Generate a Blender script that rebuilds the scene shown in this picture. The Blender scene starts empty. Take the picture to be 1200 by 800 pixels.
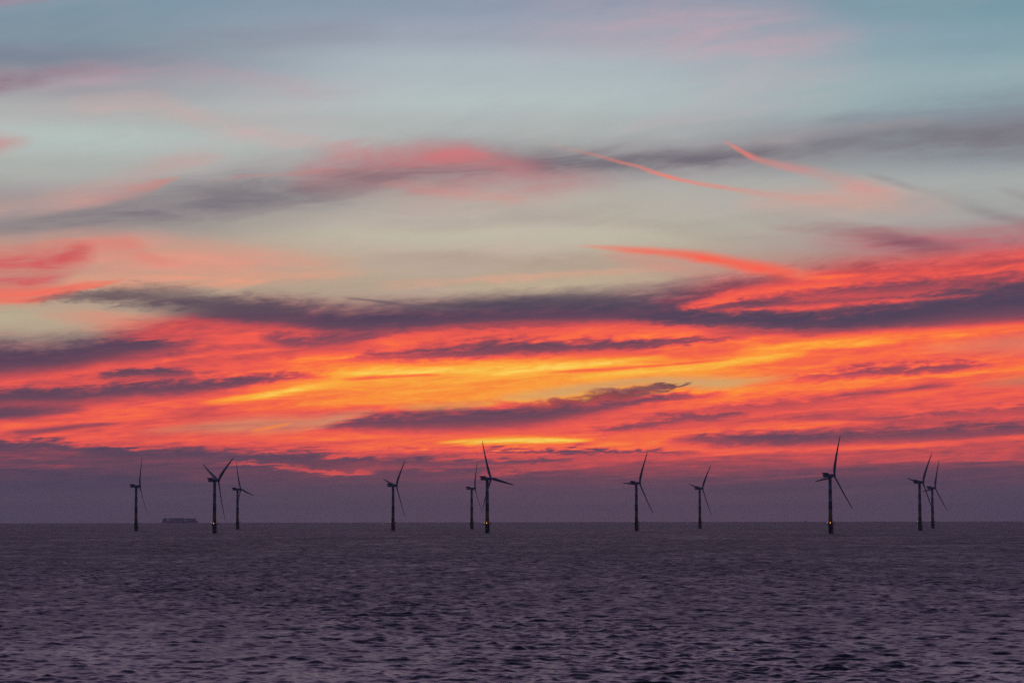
import bpy, bmesh, math, random
import numpy as np
from mathutils import Matrix, Vector

random.seed(7)
RNG = np.random.default_rng(11)
S = bpy.context.scene
COL = S.collection
R_EARTH = 7.4e6            # effective earth radius (with refraction), metres
EYE = 25.0                 # camera height above the sea, metres
FPX = 3000.0               # focal length in photo pixels (photo is 1200 wide)


def lin(c):
    out = []
    for v in c:
        v = v / 255.0
        out.append(v / 12.92 if v <= 0.04045 else ((v + 0.055) / 1.055) ** 2.4)
    return tuple(out)


# ------------------------------------------------------------------ camera
PITCH = math.atan(203.7 / FPX)
ROLL = math.radians(-0.11)
cam_data = bpy.data.cameras.new("camera")
cam = bpy.data.objects.new("camera", cam_data)
COL.objects.link(cam)
cam_data.sensor_width = 36.0
cam_data.lens = 36.0 * FPX / 1200.0
cam_data.clip_start = 1.0
cam_data.clip_end = 200000.0
CM = Matrix.Rotation(math.pi / 2 + PITCH, 4, 'X') @ Matrix.Rotation(ROLL, 4, 'Z')
cam.matrix_world = Matrix.Translation((0, 0, EYE)) @ CM
S.camera = cam


def ray(px, py):
    d = CM.to_3x3() @ Vector(((px - 600) / FPX, -(py - 400) / FPX, -1.0))
    return d.normalized()


def azel(px, py):
    d = ray(px, py)
    return math.atan2(d.x, d.y), math.asin(d.z)


def drop(r):
    return -r * r / (2 * R_EARTH)


# ------------------------------------------------------------------ properties
def tag(o, label=None, cat=None, group=None, kind=None):
    if label: o['label'] = label
    if cat: o['category'] = cat
    if group: o['group'] = group
    if kind: o['kind'] = kind
    return o


def obj(name, me, mat=None, parent=None):
    if isinstance(me, bmesh.types.BMesh):
        bm = me
        me = bpy.data.meshes.new(name)
        bm.to_mesh(me)
        bm.free()
    o = bpy.data.objects.new(name, me)
    COL.objects.link(o)
    if mat: me.materials.append(mat)
    if parent: o.parent = parent
    return o


# ------------------------------------------------------------------ node helper
class NT:
    """Small expression helper on a node tree."""
    def __init__(self, tree):
        self.t = tree
        self.grey = {}

    def n(self, typ, **kw):
        nd = self.t.nodes.new(typ)
        for k, v in kw.items():
            setattr(nd, k, v)
        return nd

    def put(self, sock, v):
        if isinstance(v, bpy.types.NodeSocket):
            self.t.links.new(v, sock)
        elif v is not None:
            sock.default_value = v

    def m(self, op, a, b=None, c=None, clamp=False):
        nd = self.n('ShaderNodeMath', operation=op)
        nd.use_clamp = clamp
        self.put(nd.inputs[0], a)
        if b is not None: self.put(nd.inputs[1], b)
        if c is not None: self.put(nd.inputs[2], c)
        return nd.outputs[0]

    def smooth(self, v, a, b):
        nd = self.n('ShaderNodeMapRange', interpolation_type='SMOOTHSTEP', clamp=False)
        self.put(nd.inputs['Value'], v)
        nd.inputs['From Min'].default_value = a
        nd.inputs['From Max'].default_value = b
        return nd.outputs[0]

    def noise(self, vec, scale, detail=3.0, rough=0.55, dist=0.0, dims='3D'):
        nd = self.n('ShaderNodeTexNoise', noise_dimensions=dims)
        self.put(nd.inputs['Vector'], vec)
        nd.inputs['Scale'].default_value = scale
        nd.inputs['Detail'].default_value = detail
        nd.inputs['Roughness'].default_value = rough
        nd.inputs['Distortion'].default_value = dist
        return nd

    def xyz(self, x, y, z=0.0):
        nd = self.n('ShaderNodeCombineXYZ')
        self.put(nd.inputs[0], x); self.put(nd.inputs[1], y); self.put(nd.inputs[2], z)
        return nd.outputs[0]

    def mix(self, fac, a, b):
        nd = self.n('ShaderNodeMix', data_type='RGBA', blend_type='MIX')
        self.put(nd.inputs[0], fac)
        self.put(nd.inputs[6], a); self.put(nd.inputs[7], b)
        return nd.outputs[2]

    def mixf(self, fac, a, b):
        nd = self.n('ShaderNodeMix', data_type='FLOAT')
        self.put(nd.inputs[0], fac)
        self.put(nd.inputs[2], a); self.put(nd.inputs[3], b)
        return nd.outputs[0]

    def ramp(self, fac, stops, interp='LINEAR'):
        nd = self.n('ShaderNodeValToRGB')
        cr = nd.color_ramp
        cr.interpolation = interp
        stops = sorted(stops)
        cr.elements[0].position = stops[0][0]
        cr.elements[0].color = (*stops[0][1], 1)
        cr.elements[1].position = stops[-1][0]
        cr.elements[1].color = (*stops[-1][1], 1)
        for p, c in stops[1:-1]:
            e = cr.elements.new(p)
            e.color = (*c, 1)
        self.put(nd.inputs[0], fac)
        return nd.outputs[0]

    def curves(self, fac, chans):
        """three curves of one input; chans = three lists of (x, y) in 0..1"""
        key = fac.node.name + fac.name
        if key not in self.grey:                 # one grey colour per input; made before its users
            rgb = self.n('ShaderNodeCombineColor')
            for i in range(3): self.put(rgb.inputs[i], fac)
            self.grey[key] = rgb.outputs[0]
        nd = self.n('ShaderNodeRGBCurve')
        mp = nd.mapping
        for i, pts in enumerate(chans):
            pts = sorted(pts)
            cu = mp.curves[i]
            cu.points[0].location = pts[0]
            cu.points[1].location = pts[-1]
            for p in pts[1:-1]:
                cu.points.new(*p)
            for p in cu.points:
                p.handle_type = 'AUTO_CLAMPED'
        mp.update()
        self.put(nd.inputs['Color'], self.grey[key])
        sp = self.n('ShaderNodeSeparateColor')
        self.put(sp.inputs[0], nd.outputs[0])
        return sp.outputs


# ------------------------------------------------------------------ sky (world)
AZR, ELR, HR = 0.5, 0.25, 0.05     # ranges that the curves are normalised to


def build_world():
    w = bpy.data.worlds.new("World")
    S.world = w
    w.use_nodes = True
    t = w.node_tree
    t.nodes.clear()
    N = NT(t)
    out = N.n('ShaderNodeOutputWorld')
    bg = N.n('ShaderNodeBackground')
    bg.inputs['Strength'].default_value = 0.1
    t.links.new(bg.outputs[0], out.inputs[0])
    tc = N.n('ShaderNodeTexCoord')
    sp = N.n('ShaderNodeSeparateXYZ')
    t.links.new(tc.outputs['Generated'], sp.inputs[0])
    X, Y, Z = sp.outputs
    az = N.m('ARCTAN2', X, Y)
    el = N.m('ARCSINE', Z)
    U = N.m('MULTIPLY_ADD', az, 1 / AZR, 0.5)
    EN = N.m('MULTIPLY', el, 1 / ELR)            # elevation, 0..1 over the band

    def un(px, py=400): return azel(px, py)[0] / AZR + 0.5
    def en(px, py): return azel(px, py)[1] / ELR

    # streak fields: cloud texture drawn out along the wind, finer towards the horizon
    v = N.m('SUBTRACT', el, N.m('MULTIPLY', az, 0.075))
    lv = N.m('LOGARITHM', N.m('ADD', N.m('MAXIMUM', el, 0.0), 0.045), 2.718281828)
    lvt = N.m('SUBTRACT', lv, N.m('MULTIPLY', az, 0.75))
    # A: long smooth warp  B: streaks  C: fine fibres  D: puffy edge raggedness
    nA = N.noise(N.xyz(N.m('MULTIPLY', az, 9), N.m('MULTIPLY', lvt, 4.0), 3.1), 1.0, 2.0, .5).outputs[0]
    nB = N.noise(N.xyz(N.m('MULTIPLY', az, 16), N.m('MULTIPLY', lvt, 17.0), 7.7), 1.0, 4.0, .58, .6).outputs[0]
    nC = N.noise(N.xyz(N.m('MULTIPLY', az, 55), N.m('MULTIPLY', lvt, 42.0), 1.3), 1.0, 5.0, .62, .8).outputs[0]
    nD = N.noise(N.xyz(N.m('MULTIPLY', az, 120), N.m('MULTIPLY', v, 420), 5.9), 1.0, 4.0, .6, .5).outputs[0]
    cA = N.m('SUBTRACT', nA, .5); cB = N.m('SUBTRACT', nB, .5)
    cC = N.m('SUBTRACT', nC, .5); cD = N.m('SUBTRACT', nD, .5)
    # (a vanishing share of the noise in U keeps the shader compiler evaluating the bands one after the other)
    U = N.m('MULTIPLY_ADD', N.m('ADD', N.m('ADD', cA, cB), N.m('ADD', cC, cD)), 1e-7, U)
    # E: broad wander of the high cloud  P: its thick and thin patches
    lvh = N.m('SUBTRACT', lv, N.m('MULTIPLY', az, .35))
    nE = N.noise(N.xyz(N.m('MULTIPLY', az, 17), N.m('MULTIPLY', lvh, 9.0), 21.4), 1.0, 3.0, .55, .4).outputs[0]
    nP = N.noise(N.xyz(N.m('MULTIPLY', az, 24), N.m('MULTIPLY', lvh, 26.0), 9.2), 1.0, 5.0, .62, .7).outputs[0]
    cE = N.m('SUBTRACT', nE, .5)
    PT = N.smooth(nP, .30, .66)
    px_ = 1.0 / FPX / ELR                        # one photo pixel in EN units
    # warped elevations: soft and ragged
    ES = N.m('MULTIPLY_ADD', cB, 9 * px_, N.m('MULTIPLY_ADD', cA, 8 * px_, EN))
    ER = N.m('MULTIPLY_ADD', cD, 17 * px_, N.m('MULTIPLY_ADD', cC, 15 * px_, ES))

    EH = N.m('MULTIPLY_ADD', cE, 34 * px_, N.m('MULTIPLY_ADD', cC, 9 * px_, ES))
    U = N.m('MULTIPLY_ADD', PT, 1e-7, N.m('MULTIPLY_ADD', EH, 1e-7, U))

    def stroke(pts, soft=0.9, ragged=False, op=1.0, streak=0.0, soft2=None, patch=0.0, high=False):
        """soft-edged cloud band along pts = (x, y, half thickness in px[, opacity]); returns its mask"""
        c, h, o = [], [], []
        n = len(pts)
        for i, p in enumerate(pts):
            x, y, hh = p[:3]
            a = p[3] if len(p) > 3 else (0.0 if (i == 0 and x > 5) or (i == n - 1 and x < 1195) else 1.0)
            u = un(x, y)
            c.append((u, en(x, y))); h.append((u, hh / FPX / HR)); o.append((u, a * op))
        r, g, b = N.curves(U, (c, h, o))
        E = EH if high else (ER if ragged else ES)
        d = N.m('DIVIDE', N.m('SUBTRACT', E, r), N.m('MULTIPLY_ADD', g, HR / ELR, 1e-5))
        if soft2 is None:
            m = N.smooth(N.m('ABSOLUTE', d), 1.35, 1.35 - 1.35 * soft)
        else:                                    # soft: upper edge, soft2: lower edge
            m = N.m('MULTIPLY', N.smooth(d, 1.35, 1.35 - 1.35 * soft), N.smooth(d, -1.35, -1.35 + 1.35 * soft2))
        m = N.m('MULTIPLY', m, b)
        if patch:
            m = N.m('MULTIPLY', m, N.m('MULTIPLY_ADD', PT, patch * 1.35, 1 - patch))
        if streak:
            k = N.m('MULTIPLY_ADD', cC, 1.6 * streak, N.m('MULTIPLY_ADD', cB, 3.0 * streak, 1.0))
            m = N.m('MAXIMUM', N.m('MINIMUM', N.m('MULTIPLY', m, k), 1.0), 0.0)
        return m

    # ---- clear sky behind the clouds: three columns of the gradient, left / centre / right
    def column(x, rows):
        return N.ramp(EN, [(max(0, min(1, en(x, y))), lin(c)) for y, c in rows], 'EASE')
    left = column(60, [(-60, (114, 134, 150)), (0, (124, 150, 166)), (40, (129, 148, 161)), (66, (126, 136, 152)), (100, (158, 157, 164)),
                       (130, (175, 177, 177)), (160, (180, 193, 189)), (200, (173, 176, 172)), (235, (160, 152, 152)), (262, (158, 146, 144)),
                       (300, (205, 152, 134)), (345, (186, 160, 140)), (375, (184, 166, 142)), (410, (160, 135, 128))])
    cent = column(520, [(-60, (120, 135, 158)), (0, (140, 155, 173)), (40, (158, 166, 180)), (75, (173, 184, 191)), (120, (180, 191, 191)),
                        (150, (176, 181, 180)), (200, (172, 169, 166)), (240, (184, 178, 166)), (275, (194, 188, 168)), (310, (186, 170, 150)),
                        (335, (182, 164, 144)), (370, (160, 120, 115))])
    right = column(1160, [(-60, (112, 144, 160)), (0, (122, 154, 168)), (50, (136, 163, 174)), (90, (149, 172, 178)), (120, (146, 168, 174)),
                          (150, (134, 144, 154)), (180, (142, 150, 156)), (215, (168, 172, 170)), (250, (165, 164, 162)), (280, (164, 142, 142)),
                          (310, (190, 110, 110))])
    f1 = N.smooth(U, un(60), un(520)); f2 = N.smooth(U, un(620), un(1180))
    sky = N.mix(f2, N.mix(f1, left, cent), right)
    # faint rose veil and grey wisps in the high cloud
    veil = N.smooth(N.m('ADD', cA, N.m('MULTIPLY', cB, .6)), .0, .38)
    sky = N.mix(N.m('MULTIPLY', veil, .26), sky, (*lin((198, 166, 172)), 1))
    veil2 = N.smooth(N.m('SUBTRACT', N.m('MULTIPLY', cB, 1.0), N.m('MULTIPLY', cA, .5)), .02, .34)
    sky = N.mix(N.m('MULTIPLY', veil2, .20), sky, (*lin((138, 144, 154)), 1))

    def paint(col, pts, **kw):
        nonlocal sky
        if isinstance(col, list):
            c = N.ramp(U, [(un(x), lin(q)) for x, q in col])
        else:
            c = (*lin(col), 1)
        sky = N.mix(stroke(pts, **kw), sky, c)

    # ---- high cloud, above the fire
    paint((134, 126, 134), [(0, 262, 14, .35), (90, 250, 24, .45), (200, 238, 34, .62), (330, 222, 42, .65), (460, 206, 42, .58), (600, 194, 32, .62), (760, 186, 28, .7),
                            (900, 176, 26, .5), (1050, 160, 30, .45), (1200, 154, 38, .5)], soft=1, high=True, patch=.3, streak=.3)
    paint((166, 152, 146), [(380, 250, 12), (500, 262, 16, .3), (640, 250, 14, .4), (800, 262, 16, .35), (920, 272, 14, .3), (1040, 262, 10)], soft=1, high=True, patch=.5)
    paint((202, 162, 176), [(580, 35, 45), (700, 25, 50, .28), (850, 35, 55, .40), (940, 45, 50, .32), (1030, 60, 40)], soft=1, high=True, patch=.6, streak=.25)
    paint((182, 156, 168), [(40, 92, 16), (110, 86, 18, .5), (200, 84, 18, .4), (300, 96, 16, .35), (420, 112, 14)], soft=1, high=True, patch=.6, streak=.5)
    paint((140, 108, 126), [(0, 96, 20, .75), (30, 92, 15, .55), (90, 82, 9, .3), (190, 82, 6)], soft=1, high=True, patch=.6, streak=.3)
    paint((164, 126, 144), [(0, 4, 8, .6), (30, 1, 6, .45), (70, -3, 4)], soft=1, high=True, patch=.6)
    paint((140, 144, 158), [(60, 62, 14), (200, 52, 18, .4), (340, 40, 18, .45), (470, 38, 14)], soft=1, high=True, patch=.6, streak=.3)
    paint((200, 138, 138), [(0, 171, 14, .7), (20, 168, 10, .5), (48, 166, 6)], soft=1, high=True, patch=.6)
    paint((206, 166, 164), [(60, 126, 14), (150, 124, 16, .35), (260, 146, 14, .4), (340, 160, 12, .4), (430, 172, 8)], soft=1, high=True, patch=.6, streak=.5)
    paint((116, 110, 120), [(0, 268, 10, .25), (120, 252, 18, .5), (220, 243, 19, .62), (330, 226, 22, .62), (430, 209, 22, .6), (520, 204, 16, .55),
                            (600, 192, 16, .72), (700, 187, 16, .9), (800, 182, 14, .85), (900, 178, 13, .7), (1000, 166, 16, .55), (1100, 162, 20, .55), (1200, 160, 24, .6)],
          soft=1, high=True, patch=.6, streak=.5)
    paint((128, 136, 150), [(940, 148, 10), (1020, 138, 15, .4), (1110, 128, 20, .4), (1200, 122, 24, .55)], soft=1, high=True, patch=.6, streak=.4)
    paint((178, 160, 160), [(820, 168, 6), (900, 164, 9, .25), (1000, 152, 10, .3), (1060, 146, 8, .25), (1110, 140, 6)], soft=1, high=True, patch=.6, streak=.4)
    paint((198, 122, 126), [(330, 206, 18), (400, 200, 34, .6), (470, 203, 40, .62), (550, 207, 36, .62), (640, 212, 24, .45), (740, 214, 14)], soft=1, high=True, patch=.4, streak=.5)
    paint((208, 124, 126), [(370, 172, 9), (430, 180, 18, .3), (480, 185, 20, .34), (530, 189, 18, .38), (575, 190, 14, .3), (660, 186, 8)], soft=1, high=True, patch=.6, streak=.5)
    paint((226, 112, 110), [(440, 192, 3), (490, 194, 7, .14), (530, 189, 9, .22), (580, 186, 4)], soft=1, high=True, patch=.6, streak=.4)
    paint((222, 134, 128), [(440, 222, 5), (500, 228, 8, .45), (560, 232, 7, .4), (620, 234, 5)], soft=1, high=True, patch=.6, streak=.5)
    paint((112, 100, 110), [(380, 208, 5), (460, 210, 9, .42), (520, 207, 9, .42), (600, 202, 6)], soft=1, high=True, patch=.6, streak=.5)
    paint((216, 128, 122), [(250, 210, 1.5), (310, 204, 4, .4), (350, 199, 5, .4), (400, 193, 3)], soft=1, high=True, patch=.6)
    paint((204, 160, 154), [(30, 232, 16), (110, 222, 20, .45), (180, 198, 18, .5), (230, 182, 11, .5), (270, 178, 6)], soft=1, high=True, patch=.6, streak=.4)
    paint((222, 130, 120), [(70, 236, 6), (130, 228, 9, .4), (175, 219, 8, .6), (197, 214, 5, .6), (214, 209, 2)], soft=1, high=True, patch=.6, streak=.3)
    paint((196, 156, 148), [(0, 240, 18, .5), (60, 236, 16, .5), (150, 232, 12)], soft=1, high=True, patch=.6)
    paint((128, 122, 128), [(120, 238, 14), (220, 230, 24, .3), (330, 222, 30, .36), (450, 216, 26, .32), (580, 205, 16)], soft=1, high=True, patch=.6, streak=.6)
    # left salmon bank
    paint((226, 154, 134), [(30, 290, 18), (110, 298, 28, .7), (200, 304, 30, .75), (280, 306, 24, .65), (350, 308, 16, .45), (430, 312, 10)], soft=1, high=True, patch=.6, streak=.4)
    paint((242, 160, 128), [(60, 332, 8), (160, 330, 13, .75), (260, 327, 11, .75), (340, 324, 8, .55), (450, 318, 5)], soft=1, high=True, patch=.6, streak=.25)
    paint((212, 98, 98), [(0, 320, 30, .85), (40, 318, 27, .85), (75, 308, 22, .8), (95, 302, 17, .7), (118, 297, 9)], soft=1, high=True, patch=.6, streak=.5)
    paint((205, 84, 88), [(40, 312, 5), (70, 306, 9, .5), (90, 299, 9, .6), (108, 296, 4)], soft=1, high=True, patch=.6, streak=.3)
    paint((226, 122, 112), [(90, 290, 12), (140, 290, 15, .5), (180, 300, 10, .35), (230, 308, 6)], soft=1, high=True, patch=.6, streak=.4)
    paint((240, 116, 98), [(0, 346, 12, .85), (40, 344, 11, .85), (90, 337, 8, .8), (120, 332, 4, .8), (148, 325, 2)], soft=1, high=True, patch=.6, soft2=.6)
    paint((184, 172, 146), [(0, 366, 14, .7), (50, 368, 13, .65), (100, 372, 9, .3), (150, 376, 6)], soft=1, high=True, patch=.6, streak=.3)
    paint((222, 142, 120), [(30, 362, 7), (90, 369, 12, .6), (160, 374, 15, .85), (230, 378, 13, .8), (290, 384, 9)], soft=1, high=True, patch=.6, streak=.3)
    # centre greys
    paint((176, 156, 140), [(420, 302, 14), (520, 304, 15, .5), (620, 306, 15, .6), (720, 306, 13, .5), (810, 312, 8)], soft=1, high=True, patch=.6, streak=.6)
    paint((218, 166, 140), [(430, 336, 4), (520, 329, 6, .65), (600, 325, 7, .7), (680, 320, 7, .65), (760, 317, 6, .4), (830, 318, 4)], soft=1, high=True, patch=.6, streak=.4)
    paint((194, 174, 148), [(480, 342, 5), (560, 338, 8, .6), (660, 332, 9, .75), (740, 327, 9, .7), (810, 332, 6)], soft=1, high=True, patch=.6, streak=.2)
    paint((150, 114, 116), [(690, 345, 8), (780, 340, 13, .5), (860, 332, 12, .6), (930, 330, 8)], soft=1, high=True, patch=.6, streak=.5)
    paint((212, 146, 132), [(700, 296, 5), (760, 308, 12, .5), (840, 322, 13, .5), (910, 326, 8)], soft=1, high=True, patch=.6, streak=.4)
    # contrails
    paint((218, 160, 146), [(850, 236, 14), (950, 236, 22, .45), (1020, 234, 24, .5), (1070, 238, 20, .35), (1140, 244, 14)], soft=1, patch=.35, streak=.3)
    paint((234, 130, 116), [(640, 171, 4), (690, 180, 2.8, .3), (730, 190, 2.8, .55), (770, 202, 2.9, .75), (810, 213, 3.2, .8), (845, 219, 3.4, .62), (890, 226, 4.4, .34), (950, 232, 6, .16), (1010, 238, 8)], soft=1, patch=.35, streak=.4)
    paint((234, 130, 118), [(848, 165, 2), (863, 174, 3.4, .7), (885, 185, 4.4, .62), (915, 193, 6, .46), (960, 204, 9, .34), (1000, 216, 12, .28), (1060, 230, 12)], soft=1, patch=.35, streak=.45)
    paint((118, 114, 120), [(1010, 203, 3), (1050, 213, 5, .22), (1080, 223, 6, .14), (1130, 240, 9, .16), (1200, 262, 11, .2)], soft=1, patch=.35, streak=.6)
    paint((124, 100, 110), [(1120, 244, 4), (1160, 250, 7, .25), (1200, 262, 9, .3)], soft=1, patch=.35, streak=.5)
    paint((124, 108, 116), [(1160, 221, 3), (1200, 231, 7, .35)], soft=1, patch=.35, streak=.4)
    # right rose bank
    paint((188, 108, 116), [(930, 280, 14), (1020, 288, 20, .55), (1100, 288, 24, .85), (1160, 286, 28, .92), (1200, 284, 32, .92)], soft=1, high=True, patch=.6, streak=.55)
    paint((156, 92, 102), [(850, 247, 3), (920, 257, 9, .28), (980, 267, 13, .42), (1030, 278, 16, .5), (1070, 288, 16, .55), (1130, 298, 12)], soft=1, high=True, patch=.6, streak=.7)
    paint((122, 88, 104), [(1010, 284, 5), (1050, 286, 12, .4), (1080, 289, 12, .5), (1120, 292, 9, .25), (1170, 294, 5)], soft=1, high=True, patch=.6, streak=.4)
    paint((226, 100, 100), [(1070, 308, 6), (1140, 303, 11, .65), (1200, 298, 12, .75)], soft=1, high=True, patch=.6, streak=.45)

    # ---- the fire band: heat field -> colour
    rowsL = [(300, .42), (340, .46), (380, .47), (405, .35), (430, .40), (447, .5), (465, .42), (490, .58), (510, .54), (530, .30), (552, .14), (585, .06), (615, .05)]
    rowsC = [(300, .3), (345, .15), (370, .26), (392, .62), (404, .62), (420, .80), (436, .93), (452, .90), (470, .84), (490, .55), (505, .62), (520, .72), (532, .5),
             (546, .38), (560, .27), (575, .14), (600, .07)]
    rowsR = [(280, .45), (310, .52), (330, .56), (350, .45), (372, .42), (394, .64), (420, .66), (450, .63), (480, .54), (506, .44), (524, .46), (545, .26), (572, .12), (600, .06)]
    def er(x, rows): return [(max(0, en(x, y)), h) for y, h in rows]
    r, g, b = N.curves(ES, (er(80, rowsL), er(580, rowsC), er(1120, rowsR)))
    H = N.mixf(N.smooth(U, un(600), un(1150)), N.mixf(N.smooth(U, un(60), un(560)), r, g), b)

    def heat(val, pts, **kw):
        nonlocal H
        kw.setdefault('streak', .30)
        H = N.mixf(stroke(pts, **kw), H, val)

    # bright bands
    heat(.62, [(0, 503, 7), (60, 493, 8), (130, 484, 9), (200, 476, 9), (280, 468, 8)], soft=1)
    heat(.60, [(0, 521, 4, .8), (60, 511, 4, .9), (120, 504, 4, .6), (180, 500, 3)], soft=1)
    heat(.63, [(130, 526, 3), (180, 518, 5, .8), (240, 508, 5, .8), (300, 502, 4)], soft=1)
    heat(.99, [(220, 476, 4), (290, 466, 6, .8), (350, 457, 6, .95), (410, 449, 6), (480, 445, 6), (570, 444, 6), (650, 441, 5), (720, 436, 4)], soft=.9)
    heat(.82, [(250, 482, 8), (330, 476, 12, .8), (420, 468, 12, .9), (520, 466, 9, .8), (600, 462, 6)], soft=1)
    heat(.87, [(330, 450, 9), (420, 450, 19, .8), (520, 450, 24, .9), (620, 448, 22, .9), (730, 441, 17, .75), (850, 434, 10)], soft=1, streak=.1)
    heat(.97, [(380, 438, 4), (450, 436, 6), (530, 434, 6), (610, 431, 5), (700, 424, 4), (790, 418, 4)], soft=1, streak=.3)
    heat(.95, [(660, 443, 4), (740, 435, 5), (820, 429, 7), (880, 421, 8), (950, 411, 5)], soft=1, streak=.2)
    heat(.66, [(340, 400, 4), (440, 399, 7, .9), (540, 397, 7), (640, 393, 8), (730, 389, 8), (800, 390, 6, .8), (860, 394, 4)], soft=1, ragged=True)
    heat(.72, [(310, 424, 4), (400, 419, 6), (480, 424, 4), (560, 424, 3)], soft=1)
    heat(.55, [(150, 398, 5), (230, 402, 8, .8), (310, 398, 8, .8), (380, 396, 6)], soft=1, ragged=True)
    heat(.64, [(120, 436, 3), (180, 424, 4, .8), (240, 415, 4), (300, 410, 4, .8), (360, 406, 3)], soft=1)
    heat(.55, [(40, 440, 5), (110, 432, 7, .8), (180, 427, 6, .7), (250, 424, 5)], soft=1, ragged=True)
    heat(.75, [(740, 410, 6), (850, 404, 9), (960, 398, 9), (1080, 392, 9), (1200, 382, 8)], soft=1)
    heat(.84, [(860, 412, 6), (920, 406, 7), (1000, 402, 6), (1060, 400, 4)], soft=1, streak=.3)
    heat(.78, [(930, 450, 4), (1040, 443, 5), (1130, 437, 5), (1200, 432, 7)], soft=1)
    heat(.72, [(840, 464, 4), (930, 458, 6), (1040, 452, 5), (1100, 450, 4)], soft=1, streak=.3)
    heat(.70, [(380, 520, 6), (460, 519, 8), (560, 518, 8), (680, 517, 7), (760, 511, 7), (860, 504, 7), (960, 498, 5), (1040, 495, 3)], soft=1)
    heat(.99, [(505, 520, 2), (545, 518.5, 4), (600, 516, 5), (650, 515, 4), (700, 516, 3)], soft=1)
    heat(.62, [(760, 540, 3), (830, 531, 4, .6), (900, 527, 4), (980, 524, 4), (1080, 520, 4), (1200, 511, 4)], soft=1)
    # upper right reds
    heat(.66, [(690, 289, 2), (730, 293, 4), (780, 298, 5), (840, 305, 6), (900, 315, 8), (960, 324, 8), (1040, 325, 6), (1120, 321, 6), (1200, 316, 6)], soft=1)
    heat(.60, [(790, 362, 4), (850, 350, 8), (920, 340, 11), (1000, 330, 7), (1060, 328, 5)], soft=1, ragged=True)
    heat(.64, [(840, 366, 4), (920, 363, 5), (1000, 358, 4), (1060, 353, 4, .7), (1130, 349, 3)], soft=1, op=.8)
    # dark bands
    heat(.12, [(0, 418, 23), (60, 413, 20), (130, 407, 12, .9), (180, 404, 8, .8), (240, 400, 5)], soft=1, ragged=True, op=.88)
    heat(.16, [(0, 396, 4, .8), (60, 396, 5, .8), (120, 394, 4)], soft=1)
    heat(.16, [(0, 463, 11), (80, 461, 10), (150, 455, 11), (220, 452, 13), (270, 447, 9), (320, 442, 6, .8), (390, 440, 4)], soft=1, op=.85, ragged=True)
    heat(.24, [(110, 441, 3), (150, 437, 6), (190, 436, 6), (230, 437, 4)], soft=1, ragged=True)
    heat(.16, [(0, 484, 11, .9), (50, 481, 9, .8), (110, 476, 5)], soft=1)
    heat(.30, [(0, 508, 5, .0), (40, 506, 5, .8), (100, 500, 4, .7), (150, 496, 3)], soft=1)
    heat(.13, [(30, 353, 2), (100, 347, 6), (160, 350, 12), (220, 356, 17), (280, 364, 17), (340, 369, 16), (400, 375, 19), (460, 375, 18), (540, 370, 16),
               (640, 364, 17), (730, 362, 16), (790, 370, 10), (850, 375, 6)], soft=.95, ragged=True, soft2=1)
    heat(.18, [(300, 392, 6), (350, 398, 10, .7), (410, 396, 9, .7), (460, 390, 6)], soft=1, ragged=True)
    heat(.30, [(430, 384, 3), (520, 386, 4, .5), (600, 384, 5, .6), (680, 380, 4)], soft=1, ragged=True)
    heat(.10, [(720, 370, 5), (800, 373, 9, .9), (880, 375, 11), (960, 377, 13), (1040, 371, 17), (1120, 359, 24), (1200, 350, 27)], soft=.9, ragged=True, soft2=1)
    heat(.36, [(900, 348, 4), (980, 343, 7, .8), (1060, 338, 8), (1120, 332, 8), (1180, 328, 6)], soft=1, ragged=True)
    heat(.58, [(990, 359, 2), (1060, 353, 2.5), (1110, 349, 2.5), (1160, 345, 2)], soft=1, op=.4)
    heat(.34, [(820, 388, 4), (880, 388, 6, .7), (960, 389, 6, .6), (1040, 386, 4)], soft=1, ragged=True)
    heat(.20, [(380, 421, 4), (470, 416, 6, .7), (530, 413, 7, .85), (580, 409, 11), (630, 408, 10), (700, 405, 8), (780, 401, 6), (850, 394, 4)], soft=1, op=.85, ragged=True)
    heat(.36, [(760, 402, 3), (820, 398, 4, .8), (880, 394, 3)], soft=1, ragged=True)
    heat(.68, [(400, 444, 2), (460, 440, 3), (520, 438, 2)], soft=1)
    heat(.70, [(640, 436, 2), (720, 431, 3), (800, 425, 2), (860, 420, 2)], soft=1)
    heat(.20, [(365, 498, 3), (410, 496, 9, .9), (470, 493, 15), (530, 491, 17), (590, 488, 17), (640, 484, 15), (690, 476, 12), (730, 469, 10), (790, 464, 7, .8), (860, 458, 5)], soft=1, op=.88, ragged=True, soft2=1)
    heat(.32, [(690, 503, 2), (740, 499, 6), (790, 490, 7), (840, 487, 5), (880, 484, 3)], soft=1, ragged=True)
    heat(.40, [(820, 480, 4), (900, 474, 9, .8), (980, 468, 6, .7), (1050, 462, 4)], soft=1, ragged=True)
    heat(.34, [(960, 466, 2), (1020, 460, 4, .8), (1080, 455, 4, .7), (1130, 449, 3)], soft=1)
    heat(.28, [(910, 446, 3), (980, 438, 6, .7), (1040, 433, 7, .85), (1090, 430, 7, .85), (1170, 424, 4)], soft=1, ragged=True)
    heat(.36, [(980, 492, 3), (1080, 489, 6, .8), (1140, 484, 6, .8), (1200, 478, 7, .8)], soft=1, ragged=True)
    heat(.18, [(770, 517, 4), (850, 515, 8, .85), (930, 514, 10), (990, 512, 8, .85), (1060, 508, 9, .75), (1140, 505, 9, .8), (1200, 500, 9, .9)], soft=1, op=.82, ragged=True)
    heat(.22, [(500, 532, 2), (580, 527, 3, .7), (680, 528, 4), (760, 527, 3, .8), (830, 531, 4)], soft=1, ragged=True)
    heat(.24, [(440, 545, 3), (520, 542, 5), (600, 540, 4), (680, 538, 3)], soft=1, ragged=True)
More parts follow.
